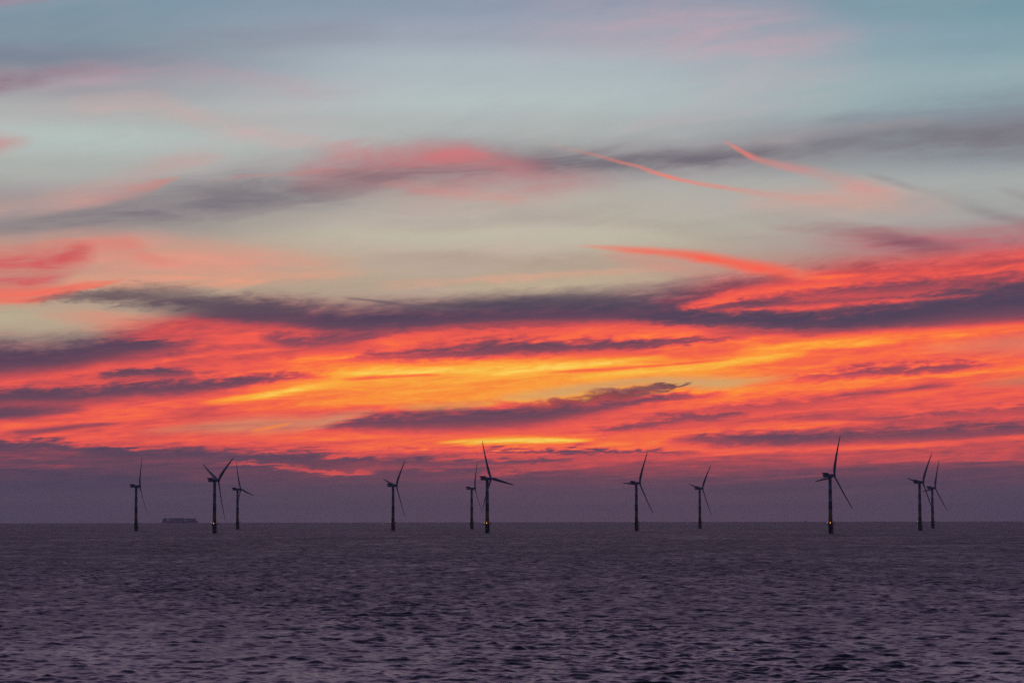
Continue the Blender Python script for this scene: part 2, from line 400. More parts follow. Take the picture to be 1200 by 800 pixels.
    heat(.22, [(400, 553, 3), (480, 556, 5), (560, 553, 5), (640, 560, 4)], soft=1, ragged=True)
    heat(.12, [(0, 523, 8), (60, 521, 7), (110, 526, 6), (170, 530, 4)], soft=1, ragged=True, op=.9)
    heat(.14, [(90, 531, 4), (180, 531, 6), (280, 535, 9), (340, 537, 9), (400, 536, 8), (450, 540, 4)], soft=1, ragged=True, op=.85)
    # low rose wisps
    heat(.62, [(290, 521, 2), (360, 520, 2.5), (420, 518, 4), (460, 514, 4)], soft=1)
    heat(.55, [(250, 541, 2), (300, 543, 3, .8), (340, 550, 4), (400, 556, 4), (440, 551, 3)], soft=1, ragged=True)
    heat(.56, [(370, 538, 3), (400, 534, 4), (460, 530, 4), (530, 526, 4), (580, 524, 3)], soft=1, ragged=True)
    heat(.44, [(560, 556, 4), (600, 551, 6), (650, 547, 6), (720, 541, 4)], soft=1, ragged=True)
    heat(.30, [(0, 545, 4, .8), (50, 546, 5, .8), (110, 544, 3)], soft=1)

    # fibres and puffs inside the band, weaker in the calm murk near the horizon
    calm = N.smooth(EN, en(600, 590), en(600, 520))
    tex = N.m('ADD', N.m('MULTIPLY', cB, .38), N.m('ADD', N.m('MULTIPLY', cC, .36), N.m('MULTIPLY', cD, .18)))
    tex = N.m('MULTIPLY', tex, N.m('SUBTRACT', 1.0, N.m('MULTIPLY', N.smooth(H, .66, .95), .5)))     # the glow itself is smooth
    H = N.m('MULTIPLY_ADD', tex, N.m('MULTIPLY_ADD', calm, .75, .25), H)
    fire = N.ramp(H, [(0.0, lin((74, 66, 90))), (.10, lin((84, 68, 90))), (.24, lin((112, 72, 90))), (.36, lin((158, 76, 88))),
                      (.48, lin((206, 82, 84))), (.60, lin((241, 92, 80))), (.72, lin((254, 111, 68))), (.84, lin((255, 146, 60))),
                      (.94, lin((255, 180, 66))), (1.0, lin((255, 208, 92)))])
    # where the band covers the clear sky: everything under its upper edge
    top = [(0, 398), (60, 398), (110, 391), (160, 378), (210, 364), (260, 354), (310, 350), (420, 356), (520, 352), (640, 346), (740, 345), (800, 335), (860, 322), (930, 316),
           (1000, 305), (1080, 300), (1200, 290)]
    cu = N.curves(U, ([(un(x, y), en(x, y)) for x, y in top], [(0, 0), (1, 1)], [(0, 0), (1, 1)]))[0]
    cover = N.smooth(N.m('SUBTRACT', cu, ER), -14 * px_, 18 * px_)
    sky = N.mix(cover, sky, fire)
    # dark cloud and bright plume that rise above that edge
    paint((92, 76, 90), [(20, 354, 3), (90, 348, 7, .75), (140, 348, 13, .9), (200, 352, 17, .92), (260, 358, 16, .9), (310, 361, 13, .8), (370, 366, 10)], soft=1, streak=.3, ragged=True, soft2=1)
    paint((84, 74, 90), [(430, 362, 4), (520, 360, 7, .6), (620, 356, 9, .8), (700, 355, 10, .8), (780, 360, 6)], soft=1, streak=.25, soft2=1)
    paint((110, 92, 100), [(400, 348, 1.5), (430, 351, 2, .7), (490, 358, 3, .8), (540, 364, 3)], soft=1)
    paint((250, 98, 76), [(670, 286, 2.5), (720, 291, 4.5, .5), (770, 296, 6.5, .72), (830, 303, 8.5, .84), (880, 312, 10, .85), (940, 323, 11)], soft=1, streak=.35)
    # muted clear gaps low in the band
    paint((204, 146, 112), [(150, 508, 4), (230, 502, 8, .5), (310, 497, 11, .65), (370, 494, 9, .65), (410, 486, 6, .5), (450, 480, 4)], soft=1, streak=.4)
    paint((222, 156, 88), [(460, 477, 3), (500, 476, 6, .6), (540, 474, 6, .6), (590, 470, 4)], soft=1)
    paint((214, 164, 108), [(570, 466, 5), (630, 462, 8, .7), (700, 452, 7, .9), (770, 445, 6, .9), (830, 446, 8, .9), (880, 444, 6, .6), (940, 438, 4)], soft=1, streak=.2)
    paint((226, 132, 104), [(1060, 408, 7), (1130, 406, 10, .5), (1200, 402, 14, .65)], soft=1)
    paint((190, 122, 98), [(1130, 452, 5), (1170, 449, 7, .5), (1200, 447, 9, .7)], soft=1)
    paint((255, 138, 70), [(290, 505, 1.5), (320, 500, 2.4, .8), (345, 494, 1.8)], soft=1)
    paint((104, 66, 78), [(590, 478, 5), (650, 472, 6, .6), (700, 463, 6, .8), (740, 458, 6, .9), (775, 452, 4.5, .95), (800, 448, 2.6, .9), (812, 446, 1.5)], soft=.9, ragged=True)
    paint((152, 92, 92), [(690, 456, 2), (720, 457, 3, .7), (760, 455, 3, .7), (790, 452, 2)], soft=1, ragged=True)
    # murk along the horizon
    murk = N.ramp(U, [(un(0), lin((88, 79, 95))), (un(300), lin((97, 80, 95))), (un(640), lin((103, 80, 95))), (un(1000), lin((100, 79, 95))), (un(1200), lin((90, 77, 94)))])
    sky = N.mix(N.m('MULTIPLY', N.smooth(EN, en(600, 550), en(600, 602)), .82), sky, murk)

    # ---- high dome and the dark side of the sky
    ns = N.n('ShaderNodeTexSky', sky_type='NISHITA')
    ns.sun_disc = False
    ns.sun_elevation = math.radians(SUN_EL)
    ns.sun_rotation = math.radians(SUN_AZ)
    ns.altitude = 20
    dome = N.ramp(N.m('MULTIPLY', el, 2 / math.pi), [(0.0, lin((150, 160, 172))), (.128, lin((134, 140, 166))), (.165, lin((174, 141, 186))), (.25, lin((158, 128, 179))),
                                                    (.4, lin((92, 80, 122))), (.6, lin((50, 54, 86))), (1.0, lin((38, 46, 78)))])
    dome = N.mix(N.m('MULTIPLY', N.smooth(nB, .45, .75), .4), dome, (*lin((120, 98, 112)), 1))
    add = N.n('ShaderNodeMix', data_type='RGBA', blend_type='ADD')
    add.inputs[0].default_value = .04
    N.put(add.inputs[6], dome); N.put(add.inputs[7], ns.outputs[0])
    sky = N.mix(N.smooth(el, math.radians(11.2), math.radians(14.5)), sky, add.outputs[2])
    east = N.ramp(N.m('MULTIPLY', el, 2 / math.pi), [(0.0, lin((34, 42, 70))), (.15, lin((40, 48, 80))), (.5, lin((42, 50, 80))), (1.0, lin((46, 54, 82)))])
    side = N.m('DIVIDE', Y, N.m('SQRT', N.m('MAXIMUM', N.m('ADD', N.m('MULTIPLY', X, X), N.m('MULTIPLY', Y, Y)), 1e-6)))
    sky = N.mix(N.smooth(side, .90, .1), sky, east)
    sc = N.n('ShaderNodeVectorMath', operation='SCALE')
    N.put(sc.inputs[0], sky)
    N.put(sc.inputs['Scale'], N.m('MULTIPLY_ADD', cC, .75, N.m('MULTIPLY_ADD', cB, 1.3, 10.0)))
    t.links.new(sc.outputs[0], bg.inputs['Color'])
    w.cycles.sampling_method = 'MANUAL'
    w.cycles.sample_map_resolution = 1024


SUN_AZ, SUN_EL = 0.6, 1.2
build_world()
sun_d = bpy.data.lights.new("sun", 'SUN')
sun_d.energy = 0.004
sun_d.angle = math.radians(12)
sun_d.color = (1.0, .45, .25)
sun = bpy.data.objects.new("sun", sun_d)
COL.objects.link(sun)
_sd = Vector((math.sin(math.radians(SUN_AZ)) * math.cos(math.radians(SUN_EL)), math.cos(math.radians(SUN_AZ)) * math.cos(math.radians(SUN_EL)), math.sin(math.radians(SUN_EL))))
sun.rotation_euler = (-_sd).to_track_quat('-Z', 'Y').to_euler()
sun.location = (0, 300, 400)


# ------------------------------------------------------------------ materials
def mat(name, col, rough=.5, metal=0.0, var=.12, scale=.6, emit=None, estr=0.0):
    m = bpy.data.materials.new(name)
    m.use_nodes = True
    N = NT(m.node_tree)
    p = m.node_tree.nodes['Principled BSDF']
    tc = N.n('ShaderNodeTexCoord')
    nz = N.noise(tc.outputs['Object'], scale, 4, .6)
    c0 = tuple(max(0, v * (1 - var)) for v in col); c1 = tuple(min(1, v * (1 + var)) for v in col)
    N.put(p.inputs['Base Color'], N.ramp(nz.outputs[0], [(.3, c0), (.7, c1)]))
    N.put(p.inputs['Roughness'], N.m('MULTIPLY_ADD', nz.outputs[0], .2, rough - .1))
    p.inputs['Metallic'].default_value = metal
    if emit:
        p.inputs['Emission Color'].default_value = (*emit, 1)
        p.inputs['Emission Strength'].default_value = estr
    return m


M_GREY = mat('pale_grey_paint', (.30, .32, .36), .45, var=.05)
M_BLADE = mat('blade_gelcoat', (.32, .34, .38), .4, var=.04)
M_YELLOW = mat('yellow_paint', (.36, .23, .02), .5, var=.15)
M_PILE = mat('weathered_pile', (.16, .12, .05), .7, var=.35, scale=.8)
M_STEEL = mat('galvanised_steel', (.22, .23, .25), .5, .6)
M_RED = mat('red_paint', (.42, .03, .04), .5)
M_DARK = mat('dark_panel', (.05, .055, .06), .6)
M_AMBER = mat('amber_lamp', (.8, .3, .02), .4, emit=(1.0, .34, .04), estr=1.8)
M_WHITE = mat('white_lamp', (.8, .8, .75), .4, emit=(1.0, .85, .75), estr=.55)


def water_material():
    m = bpy.data.materials.new('sea_water')
    m.use_nodes = True
    N = NT(m.node_tree)
    p = m.node_tree.nodes['Principled BSDF']
    geo = N.n('ShaderNodeNewGeometry')
    P = geo.outputs['Position']
    n1 = N.noise(P, .55, 3, .6)
    n2 = N.noise(P, 2.1, 3, .65)
    def cen(n, a):
        s = N.n('ShaderNodeVectorMath', operation='SUBTRACT')
        N.put(s.inputs[0], n.outputs['Color']); s.inputs[1].default_value = (.5, .5, .5)
        k = N.n('ShaderNodeVectorMath', operation='MULTIPLY')
        N.put(k.inputs[0], s.outputs[0]); k.inputs[1].default_value = (a, a, 0)
        return k.outputs[0]
    a = N.n('ShaderNodeVectorMath', operation='ADD')
    N.put(a.inputs[0], cen(n1, .08)); N.put(a.inputs[1], cen(n2, .14))
    at = N.n('ShaderNodeAttribute', attribute_name='chop')   # slope variance of the waves too short for the mesh here
    mp3 = N.n('ShaderNodeMapping')
    mp3.inputs['Scale'].default_value = (.17, .030, 1)
    N.put(mp3.inputs['Vector'], P)
    n3 = N.noise(mp3.outputs[0], 1.0, 3, .7)
    tilt = N.m('MULTIPLY', N.m('MULTIPLY', N.m('SUBTRACT', n3.outputs[0], .47), -4.8), N.m('SQRT', at.outputs['Fac']))
    a2 = N.n('ShaderNodeVectorMath', operation='ADD')
    N.put(a2.inputs[0], a.outputs[0]); N.put(a2.inputs[1], N.xyz(0.0, tilt, 0.0))
    b = N.n('ShaderNodeVectorMath', operation='ADD')
    N.put(b.inputs[0], geo.outputs['Normal']); N.put(b.inputs[1], a2.outputs[0])
    nn = N.n('ShaderNodeVectorMath', operation='NORMALIZE')
    N.put(nn.inputs[0], b.outputs[0])
    N.put(p.inputs['Normal'], nn.outputs[0])
    p.inputs['Base Color'].default_value = (.012, .018, .03, 1)
    mp = N.n('ShaderNodeMapping')
    mp.inputs['Scale'].default_value = (.006, .0045, 1)
    N.put(mp.inputs['Vector'], P)
    cat = N.noise(mp.outputs[0], 1.0, 5, .65)                           # wind patches
    mp2 = N.n('ShaderNodeMapping')
    mp2.inputs['Scale'].default_value = (.055, .016, 1)
    mp2.inputs['Rotation'].default_value = (0, 0, .35)
    N.put(mp2.inputs['Vector'], P)
    grp = N.noise(mp2.outputs[0], 1.0, 4, .7)                           # wave groups
    gustf = N.m('MULTIPLY_ADD', N.m('SUBTRACT', cat.outputs[0], .5), 2.0, N.m('MULTIPLY_ADD', N.m('SUBTRACT', grp.outputs[0], .5), 3.6, 1.0))
    v0 = N.m('MULTIPLY', N.m('MULTIPLY_ADD', at.outputs['Fac'], 2.0, .0022), N.m('MAXIMUM', gustf, .4))
    N.put(p.inputs['Roughness'], N.m('POWER', v0, .25))
    p.inputs['IOR'].default_value = 1.333
    return m


# ------------------------------------------------------------------ the sea
def build_sea():
    fine, NF = math.radians(13.0), 1000
    a_f = np.linspace(-fine, fine, NF)
    a_c = np.linspace(fine, 2 * math.pi - fine, 90)[1:-1]
    ang = np.concatenate([a_f, a_c])
    nA = len(ang)
    rows = [20.0, 120.0, 220.0, 290.0]
    r = 325.0
    while r < 32000:
        rows.append(r)
        r += r / 1050.0 if r < 1500 else (r / 700.0 if r < 2500 else r / (700.0 * (2500.0 / r) ** .8))
    rows.append(32000.0)
    rr = np.array(rows)
    nR = len(rr)
    r_sp = np.maximum(np.gradient(rr), rr * (2 * fine / NF))      # mesh spacing of each row
    A, Rm = np.meshgrid(ang, rr)
    x = (Rm * np.sin(A)); y = (Rm * np.cos(A))
    xf = x[:, :NF].astype(np.float32); yf = y[:, :NF].astype(np.float32)
    dz = np.zeros_like(xf); dx = np.zeros_like(xf); dy = np.zeros_like(xf)
    NW = 110
    var = np.zeros(nR); tot = 0.0
    lam = np.exp(np.linspace(math.log(.9), math.log(20.0), NW)) * RNG.uniform(.96, 1.04, NW)
    main = math.atan2(-.85, -.52)
    # patchy gusts so that the chop is not uniform
    gust = (1 + .16 * np.sin(xf / 61 + .7 * np.sin(yf / 140)) * np.sin(yf / 173 + 1.1 * np.sin(xf / 90)) + .10 * np.sin(xf / 23 + yf / 71)).astype(np.float32)
    for i in range(NW):
        k = 2 * math.pi / lam[i]
        th = main + RNG.normal(0, .68)
        kx, ky = k * math.cos(th), k * math.sin(th)
        steep = .028 if lam[i] < 1.7 else (.039 if lam[i] < 6 else .039 * (6 / lam[i]) ** 1.35)
        wgt = np.clip((lam[i] / r_sp - 2.0) / 1.4, 0, 1) * np.clip((12000 - rr) / 3000, 0, 1)
        wgt[:4] = 0
        var += .5 * steep ** 2 * (1 - wgt ** 2); tot += .5 * steep ** 2
        on = np.nonzero(wgt > 0)[0]
        if not len(on): continue
        sl = slice(on[0], on[-1] + 1)
        ph = xf[sl] * np.float32(kx) + yf[sl] * np.float32(ky) + np.float32(RNG.uniform(0, 6.283))
        am = (steep / k * wgt[sl])[:, None].astype(np.float32)
        if lam[i] < 9: am = am * gust[sl]
        sn = np.sin(ph) * am
        dz[sl] += np.cos(ph) * am
        dx[sl] -= sn * np.float32(math.cos(th) * .95)
        dy[sl] -= sn * np.float32(math.sin(th) * .95)
    z = -(Rm ** 2) / (2 * R_EARTH)
    x[:, :NF] += dx; y[:, :NF] += dy; z[:, :NF] += dz
    x, y, z = x.ravel(), y.ravel(), z.ravel()
    full = np.full((nR, nA), tot, np.float32)
    full[:, :NF] = var[:, None]
    full = np.append(full.ravel(), np.float32(tot))
    co = np.empty((nR * nA + 1, 3), np.float32)
    co[:-1, 0] = x; co[:-1, 1] = y; co[:-1, 2] = z
    co[-1] = (0, 0, 0)
    i = np.arange(nR - 1)[:, None] * nA
    j = np.arange(nA)[None, :]
    j2 = (j + 1) % nA
    quads = np.stack([i + j, i + nA + j, i + nA + j2, i + j2], -1).reshape(-1, 4)[:, ::-1]
    cap = np.stack([np.full(nA, nR * nA), np.arange(nA), (np.arange(nA) + 1) % nA], -1)[:, ::-1]
    nq, nt = len(quads), len(cap)
    me = bpy.data.meshes.new('sea')
    me.vertices.add(len(co)); me.vertices.foreach_set('co', co.ravel())
    me.loops.add(nq * 4 + nt * 3)
    me.loops.foreach_set('vertex_index', np.concatenate([quads.ravel(), cap.ravel()]).astype(np.int32))
    me.polygons.add(nq + nt)
    starts = np.concatenate([np.arange(nq) * 4, nq * 4 + np.arange(nt) * 3]).astype(np.int32)
    me.polygons.foreach_set('loop_start', starts)
    me.polygons.foreach_set('use_smooth', np.ones(nq + nt, bool))
    me.update(calc_edges=True)
    at = me.attributes.new('chop', 'FLOAT', 'POINT')
    at.data.foreach_set('value', full)
    o = obj('sea', me, water_material())
    tag(o, kind='structure', label='dark purple choppy sea stretching to the horizon')
    print('sea verts', len(co))


build_sea()


# ------------------------------------------------------------------ mesh helpers
def tube(bm, p0, p1, r0, r1=None, seg=16, caps=True):
    r1 = r0 if r1 is None else r1
    p0, p1 = Vector(p0), Vector(p1)
    q = (p1 - p0).to_track_quat('Z', 'Y')
    ra, rb = [], []
    for i in range(seg):
        a = 2 * math.pi * i / seg
        v = Vector((math.cos(a), math.sin(a), 0))
        ra.append(bm.verts.new(p0 + q @ (v * r0)))
        rb.append(bm.verts.new(p1 + q @ (v * r1)))
    for i in range(seg):
        f = bm.faces.new((ra[i], ra[(i + 1) % seg], rb[(i + 1) % seg], rb[i]))
        f.smooth = True
    if caps:
        bm.faces.new(ra[::-1]); bm.faces.new(rb)


def lathe(bm, prof, seg=28, axis='Z'):
    """prof = list of (radius, height)"""
    rings = []
    for r, h in prof:
        ring = []
        for i in range(seg):
            a = 2 * math.pi * i / seg
            p = (r * math.cos(a), r * math.sin(a), h) if axis == 'Z' else (h, r * math.cos(a), r * math.sin(a))
            ring.append(bm.verts.new(p))
        rings.append(ring)
    for a, b in zip(rings, rings[1:]):
        for i in range(seg):
            f = bm.faces.new((a[i], a[(i + 1) % seg], b[(i + 1) % seg], b[i]))
            f.smooth = True
    bm.faces.new(rings[0][::-1]); bm.faces.new(rings[-1])


def box(bm, lo, hi, bevel=0.0, taper=None):
    vs = []
    for z in (lo[2], hi[2]):
        for x, y in ((lo[0], lo[1]), (hi[0], lo[1]), (hi[0], hi[1]), (lo[0], hi[1])):
            vs.append(bm.verts.new((x, y, z)))
    fs = [(3, 2, 1, 0), (4, 5, 6, 7), (0, 1, 5, 4), (1, 2, 6, 5), (2, 3, 7, 6), (3, 0, 4, 7)]
    faces = [bm.faces.new([vs[i] for i in f]) for f in fs]
    if bevel:
        es = {e for f in faces for e in f.edges}
        bmesh.ops.bevel(bm, geom=list(es), offset=bevel, segments=3, affect='EDGES', profile=.6)


# ------------------------------------------------------------------ wind turbine
HUB_Z, R_ROT = 80.5, 60.0
OVER = 6.6                 # rotor plane ahead of the tower axis
TILT = math.radians(6)


def blade_mesh():
    """a blade along +Z; leading edge towards -Y, rotor axis +X; bends forward towards its tip"""
    bm = bmesh.new()
    st = [(.6, 1.45, 1.45, 0), (2.6, 1.5, 1.45, 4), (6, 2.0, 1.25, 11), (10, 2.5, .95, 12), (14, 2.55, .75, 10), (20, 2.3, .6, 7.5), (28, 1.95, .5, 5.5),
          (36, 1.65, .42, 3.5), (44, 1.35, .33, 2.2), (51, 1.1, .25, 1.3), (56, .85, .18, .7), (58.8, .58, .12, .3), (60, .22, .06, 0)]
    seg = 18
    rings = []
    for r, hc, ht, tw in st:
        bend = 3.0 * (r / R_ROT) ** 2.4
        off = .22 * max(0, hc - 1.3) + (.25 * hc if r > 8 else .25 * hc * r / 8)
        t = math.radians(tw + 4)
        ring = []
        for i in range(seg):
            a = 2 * math.pi * i / seg
            c = math.cos(a)
            yy = hc * c + off * (1 if r > 3 else .0)
            fx = 1.0 if r < 5 else (.55 + .45 * (1 - (c + 1) / 2) ** .5 * 1.3)
            xx = ht * math.sin(a) * fx
            ring.append(bm.verts.new((xx * math.cos(t) - yy * math.sin(t) + bend, xx * math.sin(t) + yy * math.cos(t), r)))
        rings.append(ring)
    for a, b in zip(rings, rings[1:]):
        for i in range(seg):
            f = bm.faces.new((a[i], a[(i + 1) % seg], b[(i + 1) % seg], b[i]))
            f.smooth = True
    bm.faces.new(rings[0][::-1]); bm.faces.new(rings[-1])
    me = bpy.data.meshes.new('blade')
    bm.to_mesh(me); bm.free()
    me.materials.append(M_BLADE)
    return me


def build_meshes():
    D = {}
    def fin(name, bm, m):
        me = bpy.data.meshes.new(name)
        bmesh.ops.recalc_face_normals(bm, faces=bm.faces)
        bm.to_mesh(me); bm.free()
        me.materials.append(m)
        D[name] = me
    bm = bmesh.new()
    lathe(bm, [(3.05, -14), (3.05, 9.4), (3.3, 9.6), (3.3, 13.3), (2.95, 13.5)])
    fin('monopile', bm, M_PILE)
    bm = bmesh.new()
    lathe(bm, [(2.85, 14.1), (2.82, 22.0), (2.96, 22.05), (2.96, 22.45), (2.80, 22.5), (2.74, 32.0)])
    fin('transition_piece', bm, M_YELLOW)
    bm = bmesh.new()
    box(bm, (-.55, -2.98, 14.3), (.55, -2.7, 16.7), .06)
    fin('door', bm, M_DARK)
    bm = bmesh.new()
    prof = [(2.73, 32.02), (2.62, 44.0), (2.70, 44.05), (2.70, 44.4), (2.60, 44.45), (2.44, 61.0), (2.52, 61.05), (2.52, 61.35), (2.42, 61.4), (2.2, 77.4), (2.35, 77.5), (2.35, 78.1)]
    lathe(bm, prof)
    fin('tower', bm, M_GREY)
    bm = bmesh.new()
    lathe(bm, [(4.3, 13.52), (4.7, 13.6), (4.7, 14.02), (2.9, 14.06)])
    box(bm, (4.2, -1.6, 13.55), (6.7, 1.6, 14.0))
    for k in range(8):
        a = math.pi / 4 * k + .3
        tube(bm, (3.25 * math.cos(a), 3.25 * math.sin(a), 11.2), (4.4 * math.cos(a), 4.4 * math.sin(a), 13.54), .12, seg=6)
    fin('platform', bm, M_PILE)
    bm = bmesh.new()
    for k in range(20):
        a = 2 * math.pi * k / 20
        tube(bm, (4.58 * math.cos(a), 4.58 * math.sin(a), 14.03), (4.58 * math.cos(a), 4.58 * math.sin(a), 15.3), .045, seg=6)
    for zz in (14.65, 15.3):
        for k in range(40):
            a, b = 2 * math.pi * k / 40, 2 * math.pi * (k + 1) / 40
            tube(bm, (4.58 * math.cos(a), 4.58 * math.sin(a), zz), (4.58 * math.cos(b), 4.58 * math.sin(b), zz), .04, seg=5, caps=False)
    fin('railing', bm, M_STEEL)
    bm = bmesh.new()                                       # davit crane on the platform's outer end
    tube(bm, (5.6, .2, 14.0), (5.6, .2, 16.4), .22, .18, seg=10)
    tube(bm, (5.6, .2, 16.2), (3.9, -.5, 18.0), .15, .10, seg=8)
    tube(bm, (5.6, .2, 15.0), (4.7, -.15, 17.1), .08, seg=6)
    tube(bm, (3.9, -.5, 18.0), (3.9, -.5, 16.9), .03, seg=5)
    fin('davit_crane', bm, M_STEEL)
    bm = bmesh.new()                                       # boat landing: two fenders with ladder between
    for s in (-1, 1):
        tube(bm, (3.95, .9 * s, -6), (3.95, .9 * s, 9.2), .24, seg=10)
        for zz in (0.8, 4.6, 8.6):
            tube(bm, (2.9, .6 * s, zz), (3.95, .9 * s, zz), .13, seg=8)
        tube(bm, (3.55, .28 * s, -4), (3.55, .28 * s, 13.4), .06, seg=6)
    for k in range(28):
        zz = -3.4 + k * .6
        tube(bm, (3.55, -.28, zz), (3.55, .28, zz), .035, seg=5)
    fin('boat_landing', bm, M_PILE)
    # nacelle, local axis +X = rotor axis, origin on the tower axis at hub height
    bm = bmesh.new()
    secs = [(-10.4, 1.9, -2.2, 1.8), (-9.9, 2.2, -2.5, 2.0), (-3.0, 2.3, -2.6, 2.05), (1.8, 2.25, -2.5, 2.05), (3.6, 2.1, -2.2, 1.95), (4.6, 1.9, -1.9, 1.85)]
    rings = []
    for xx, hw, z0, z1 in secs:
        ring = []
        for i in range(24):
            a = 2 * math.pi * i / 24
            c, s = math.cos(a), math.sin(a)
            e = .38
            yy = hw * math.copysign(abs(c) ** e, c)
            zz = (z0 + z1) / 2 + (z1 - z0) / 2 * math.copysign(abs(s) ** e, s)
            ring.append(bm.verts.new((xx, yy, zz)))
        rings.append(ring)
    for a, b in zip(rings, rings[1:]):
        for i in range(24):
            bm.faces.new((a[i], a[(i + 1) % 24], b[(i + 1) % 24], b[i])).smooth = True
    bm.faces.new(rings[0][::-1]); bm.faces.new(rings[-1])
    lathe(bm, [(2.2, -2.38), (2.25, -2.3), (2.25, -2.0)], seg=24)
    fin('nacelle', bm, M_GREY)
    bm = bmesh.new()                                       # hoist deck with its screened rail at the back
    box(bm, (-11.6, -2.7, 1.98), (-4.6, 2.7, 2.22))
    fin('hoist_platform', bm, M_DARK)
    bm = bmesh.new()
    for (x0, y0, x1, y1) in ((-11.6, -2.7, -4.6, -2.7), (-11.6, 2.7, -4.6, 2.7), (-11.6, -2.7, -11.6, 2.7), (-4.6, -2.7, -4.6, 2.7)):
        n = 5
        for k in range(n + 1):
            xx, yy = x0 + (x1 - x0) * k / n, y0 + (y1 - y0) * k / n
            tube(bm, (xx, yy, 2.2), (xx, yy, 3.5), .06, seg=6)
        tube(bm, (x0, y0, 3.6), (x1, y1, 3.6), .09, seg=6)
        if x0 == x1:                                       # mesh screens between the posts
            box(bm, (x0 - .04, y0 + .1, 2.3), (x0 + .04, y1 - .1, 3.45))
        else:
            box(bm, (x0 + .1, y0 - .04, 2.3), (x1 - .1, y0 + .04, 3.45))
    fin('hoist_railing', bm, M_RED)
    bm = bmesh.new()
    tube(bm, (-3.4, .9, 1.9), (-3.4, .9, 4.3), .06, seg=6)
    tube(bm, (-3.4, .5, 4.0), (-3.4, 1.3, 4.0), .05, seg=6)
    lathe_pts = [(.12, 4.3), (.16, 4.4), (.05, 4.6)]
    fin('wind_vane', bm, M_STEEL)
    bm = bmesh.new()                                       # cooler box on the nacelle roof
    box(bm, (-4.2, -1.5, 1.9), (-1.6, 1.5, 2.5), .12)
    fin('cooler', bm, M_GREY)
    # hub: revolves about +X, origin at the rotor centre
    bm = bmesh.new()
    lathe(bm, [(1.7, -2.1), (1.95, -1.6), (2.05, -.3), (2.0, .9), (1.7, 1.8), (1.1, 2.5), (.4, 2.8)], axis='X')
    fin('rotor_hub', bm, M_GREY)
    D['blade'] = blade_mesh()
    for nm, m, rad in (('amber_lamp', M_AMBER, .58), ('white_lamp', M_WHITE, .42)):
        bm = bmesh.new()
        bmesh.ops.create_uvsphere(bm, u_segments=14, v_segments=10, radius=rad)
        for f in bm.faces: f.smooth = True
        tube(bm, (0, 0, -rad - .35), (0, 0, -rad * .8), rad * .35, seg=10)
        fin(nm, bm, m)
    return D


D = build_meshes()

# tower x, hub height in px, foreshortening of the rotor disc, angle of the first blade from upright, lamp, label
TURBINES = [
    (159.2, 51.6, .22, 30, 0, 'wind turbine furthest left, standing alone left of the distant ship'),
    (251.2, 61.2, .46, 56, 1, 'wind turbine with blades in a wide Y, amber lamp, just right of the ship'),
    (278.2, 46.5, .36, -17, 0, 'smaller wind turbine close behind the Y-bladed one right of the ship'),
    (460.6, 52.4, .435, 42, 0, 'lone wind turbine left of the centre pair, one blade showing above its nacelle'),
    (552.8, 47.4, .26, 29, 0, 'small far wind turbine of the centre pair, left of the taller one'),
    (571.0, 63.6, .50, -20, 1, 'tall amber-lit wind turbine at centre, one blade pointing right over the sea'),
    (745.9, 55.6, .517, 30.5, 0, 'wind turbine right of centre with one blade level behind its nacelle, no amber lamp'),
    (820.2, 46.5, .50, 39, 0, 'small lone wind turbine between the level-bladed one and the largest one'),
    (973.4, 67.2, .50, 22.5, 1, 'largest wind turbine, amber-lit, standing alone right of centre'),
    (1078.2, 55.6, .48, 37, 0, 'nearer, taller wind turbine of the overlapping pair at far right'),
    (1093.0, 46.3, .49, 23, 0, 'furthest right wind turbine, smaller and partly behind a taller one'),
]


def place(name, parent, M):
    o = bpy.data.objects.new(name, D[name] if name in D else None)
    COL.objects.link(o)
    o.parent = parent
    o.matrix_local = M
    return o


for (tx, hp, k, th1, lamp, label) in TURBINES:
    dist = FPX * HUB_Z / hp
    base_y = 611.5 - (tx - 600) * .0019 + (EYE / dist + dist / (2 * R_EARTH)) * FPX - 7.8
    az, _ = azel(tx, base_y)
    root = bpy.data.objects.new('wind_turbine', None)
    COL.objects.link(root)
    root.location = (dist * math.sin(az), dist * math.cos(az), drop(dist))
    tag(root, label, 'wind turbine', 'wind turbines standing in the sea')
    I = Matrix.Identity(4)
    psi = math.asin(k) - az                                # rotor axis points right and away from the shore
    place('monopile', root, I)
    tp = place('transition_piece', root, I)
    place('door', tp, I)
    place('tower', root, I)
    pf = place('platform', root, I)
    place('railing', pf, I)
    place('davit_crane', pf, I)
    place('boat_landing', root, I)
    if lamp:
        place('amber_lamp', root, Matrix.Translation((-.9, -4.2, 15.05)))
    place('white_lamp', root, Matrix.Translation((-4.5, -1.0, 15.3)))
    YAW = Matrix.Rotation(psi, 4, 'Z')
    TL = Matrix.Rotation(-TILT, 4, 'Y')
    na = place('nacelle', root, Matrix.Translation((0, 0, HUB_Z)) @ YAW)
    for nm in ('hoist_platform', 'hoist_railing', 'wind_vane', 'cooler'):
        place(nm, na, I)
    hub = place('rotor_hub', root, Matrix.Translation((0, 0, HUB_Z)) @ YAW @ Matrix.Translation((OVER, 0, .1)) @ TL)
    for q in range(3):
        # in the hub frame image-right is -Y, so turning from +Z to -Y is a positive turn about +X
        place('blade', hub, Matrix.Rotation(math.radians(th1 + 120 * q), 4, 'X'))


# ------------------------------------------------------------------ container ship, hull down on the horizon
M_HULL = mat('ship_hull_paint', (.05, .06, .09), .5)
M_SUPER = mat('ship_white_paint', (.45, .46, .48), .5)
CONT = [mat('container_' + n, c, .6, scale=.15) for n, c in (('blue', (.04, .08, .2)), ('rust', (.2, .06, .04)), ('grey', (.2, .2, .22)), ('green', (.05, .12, .09)))]


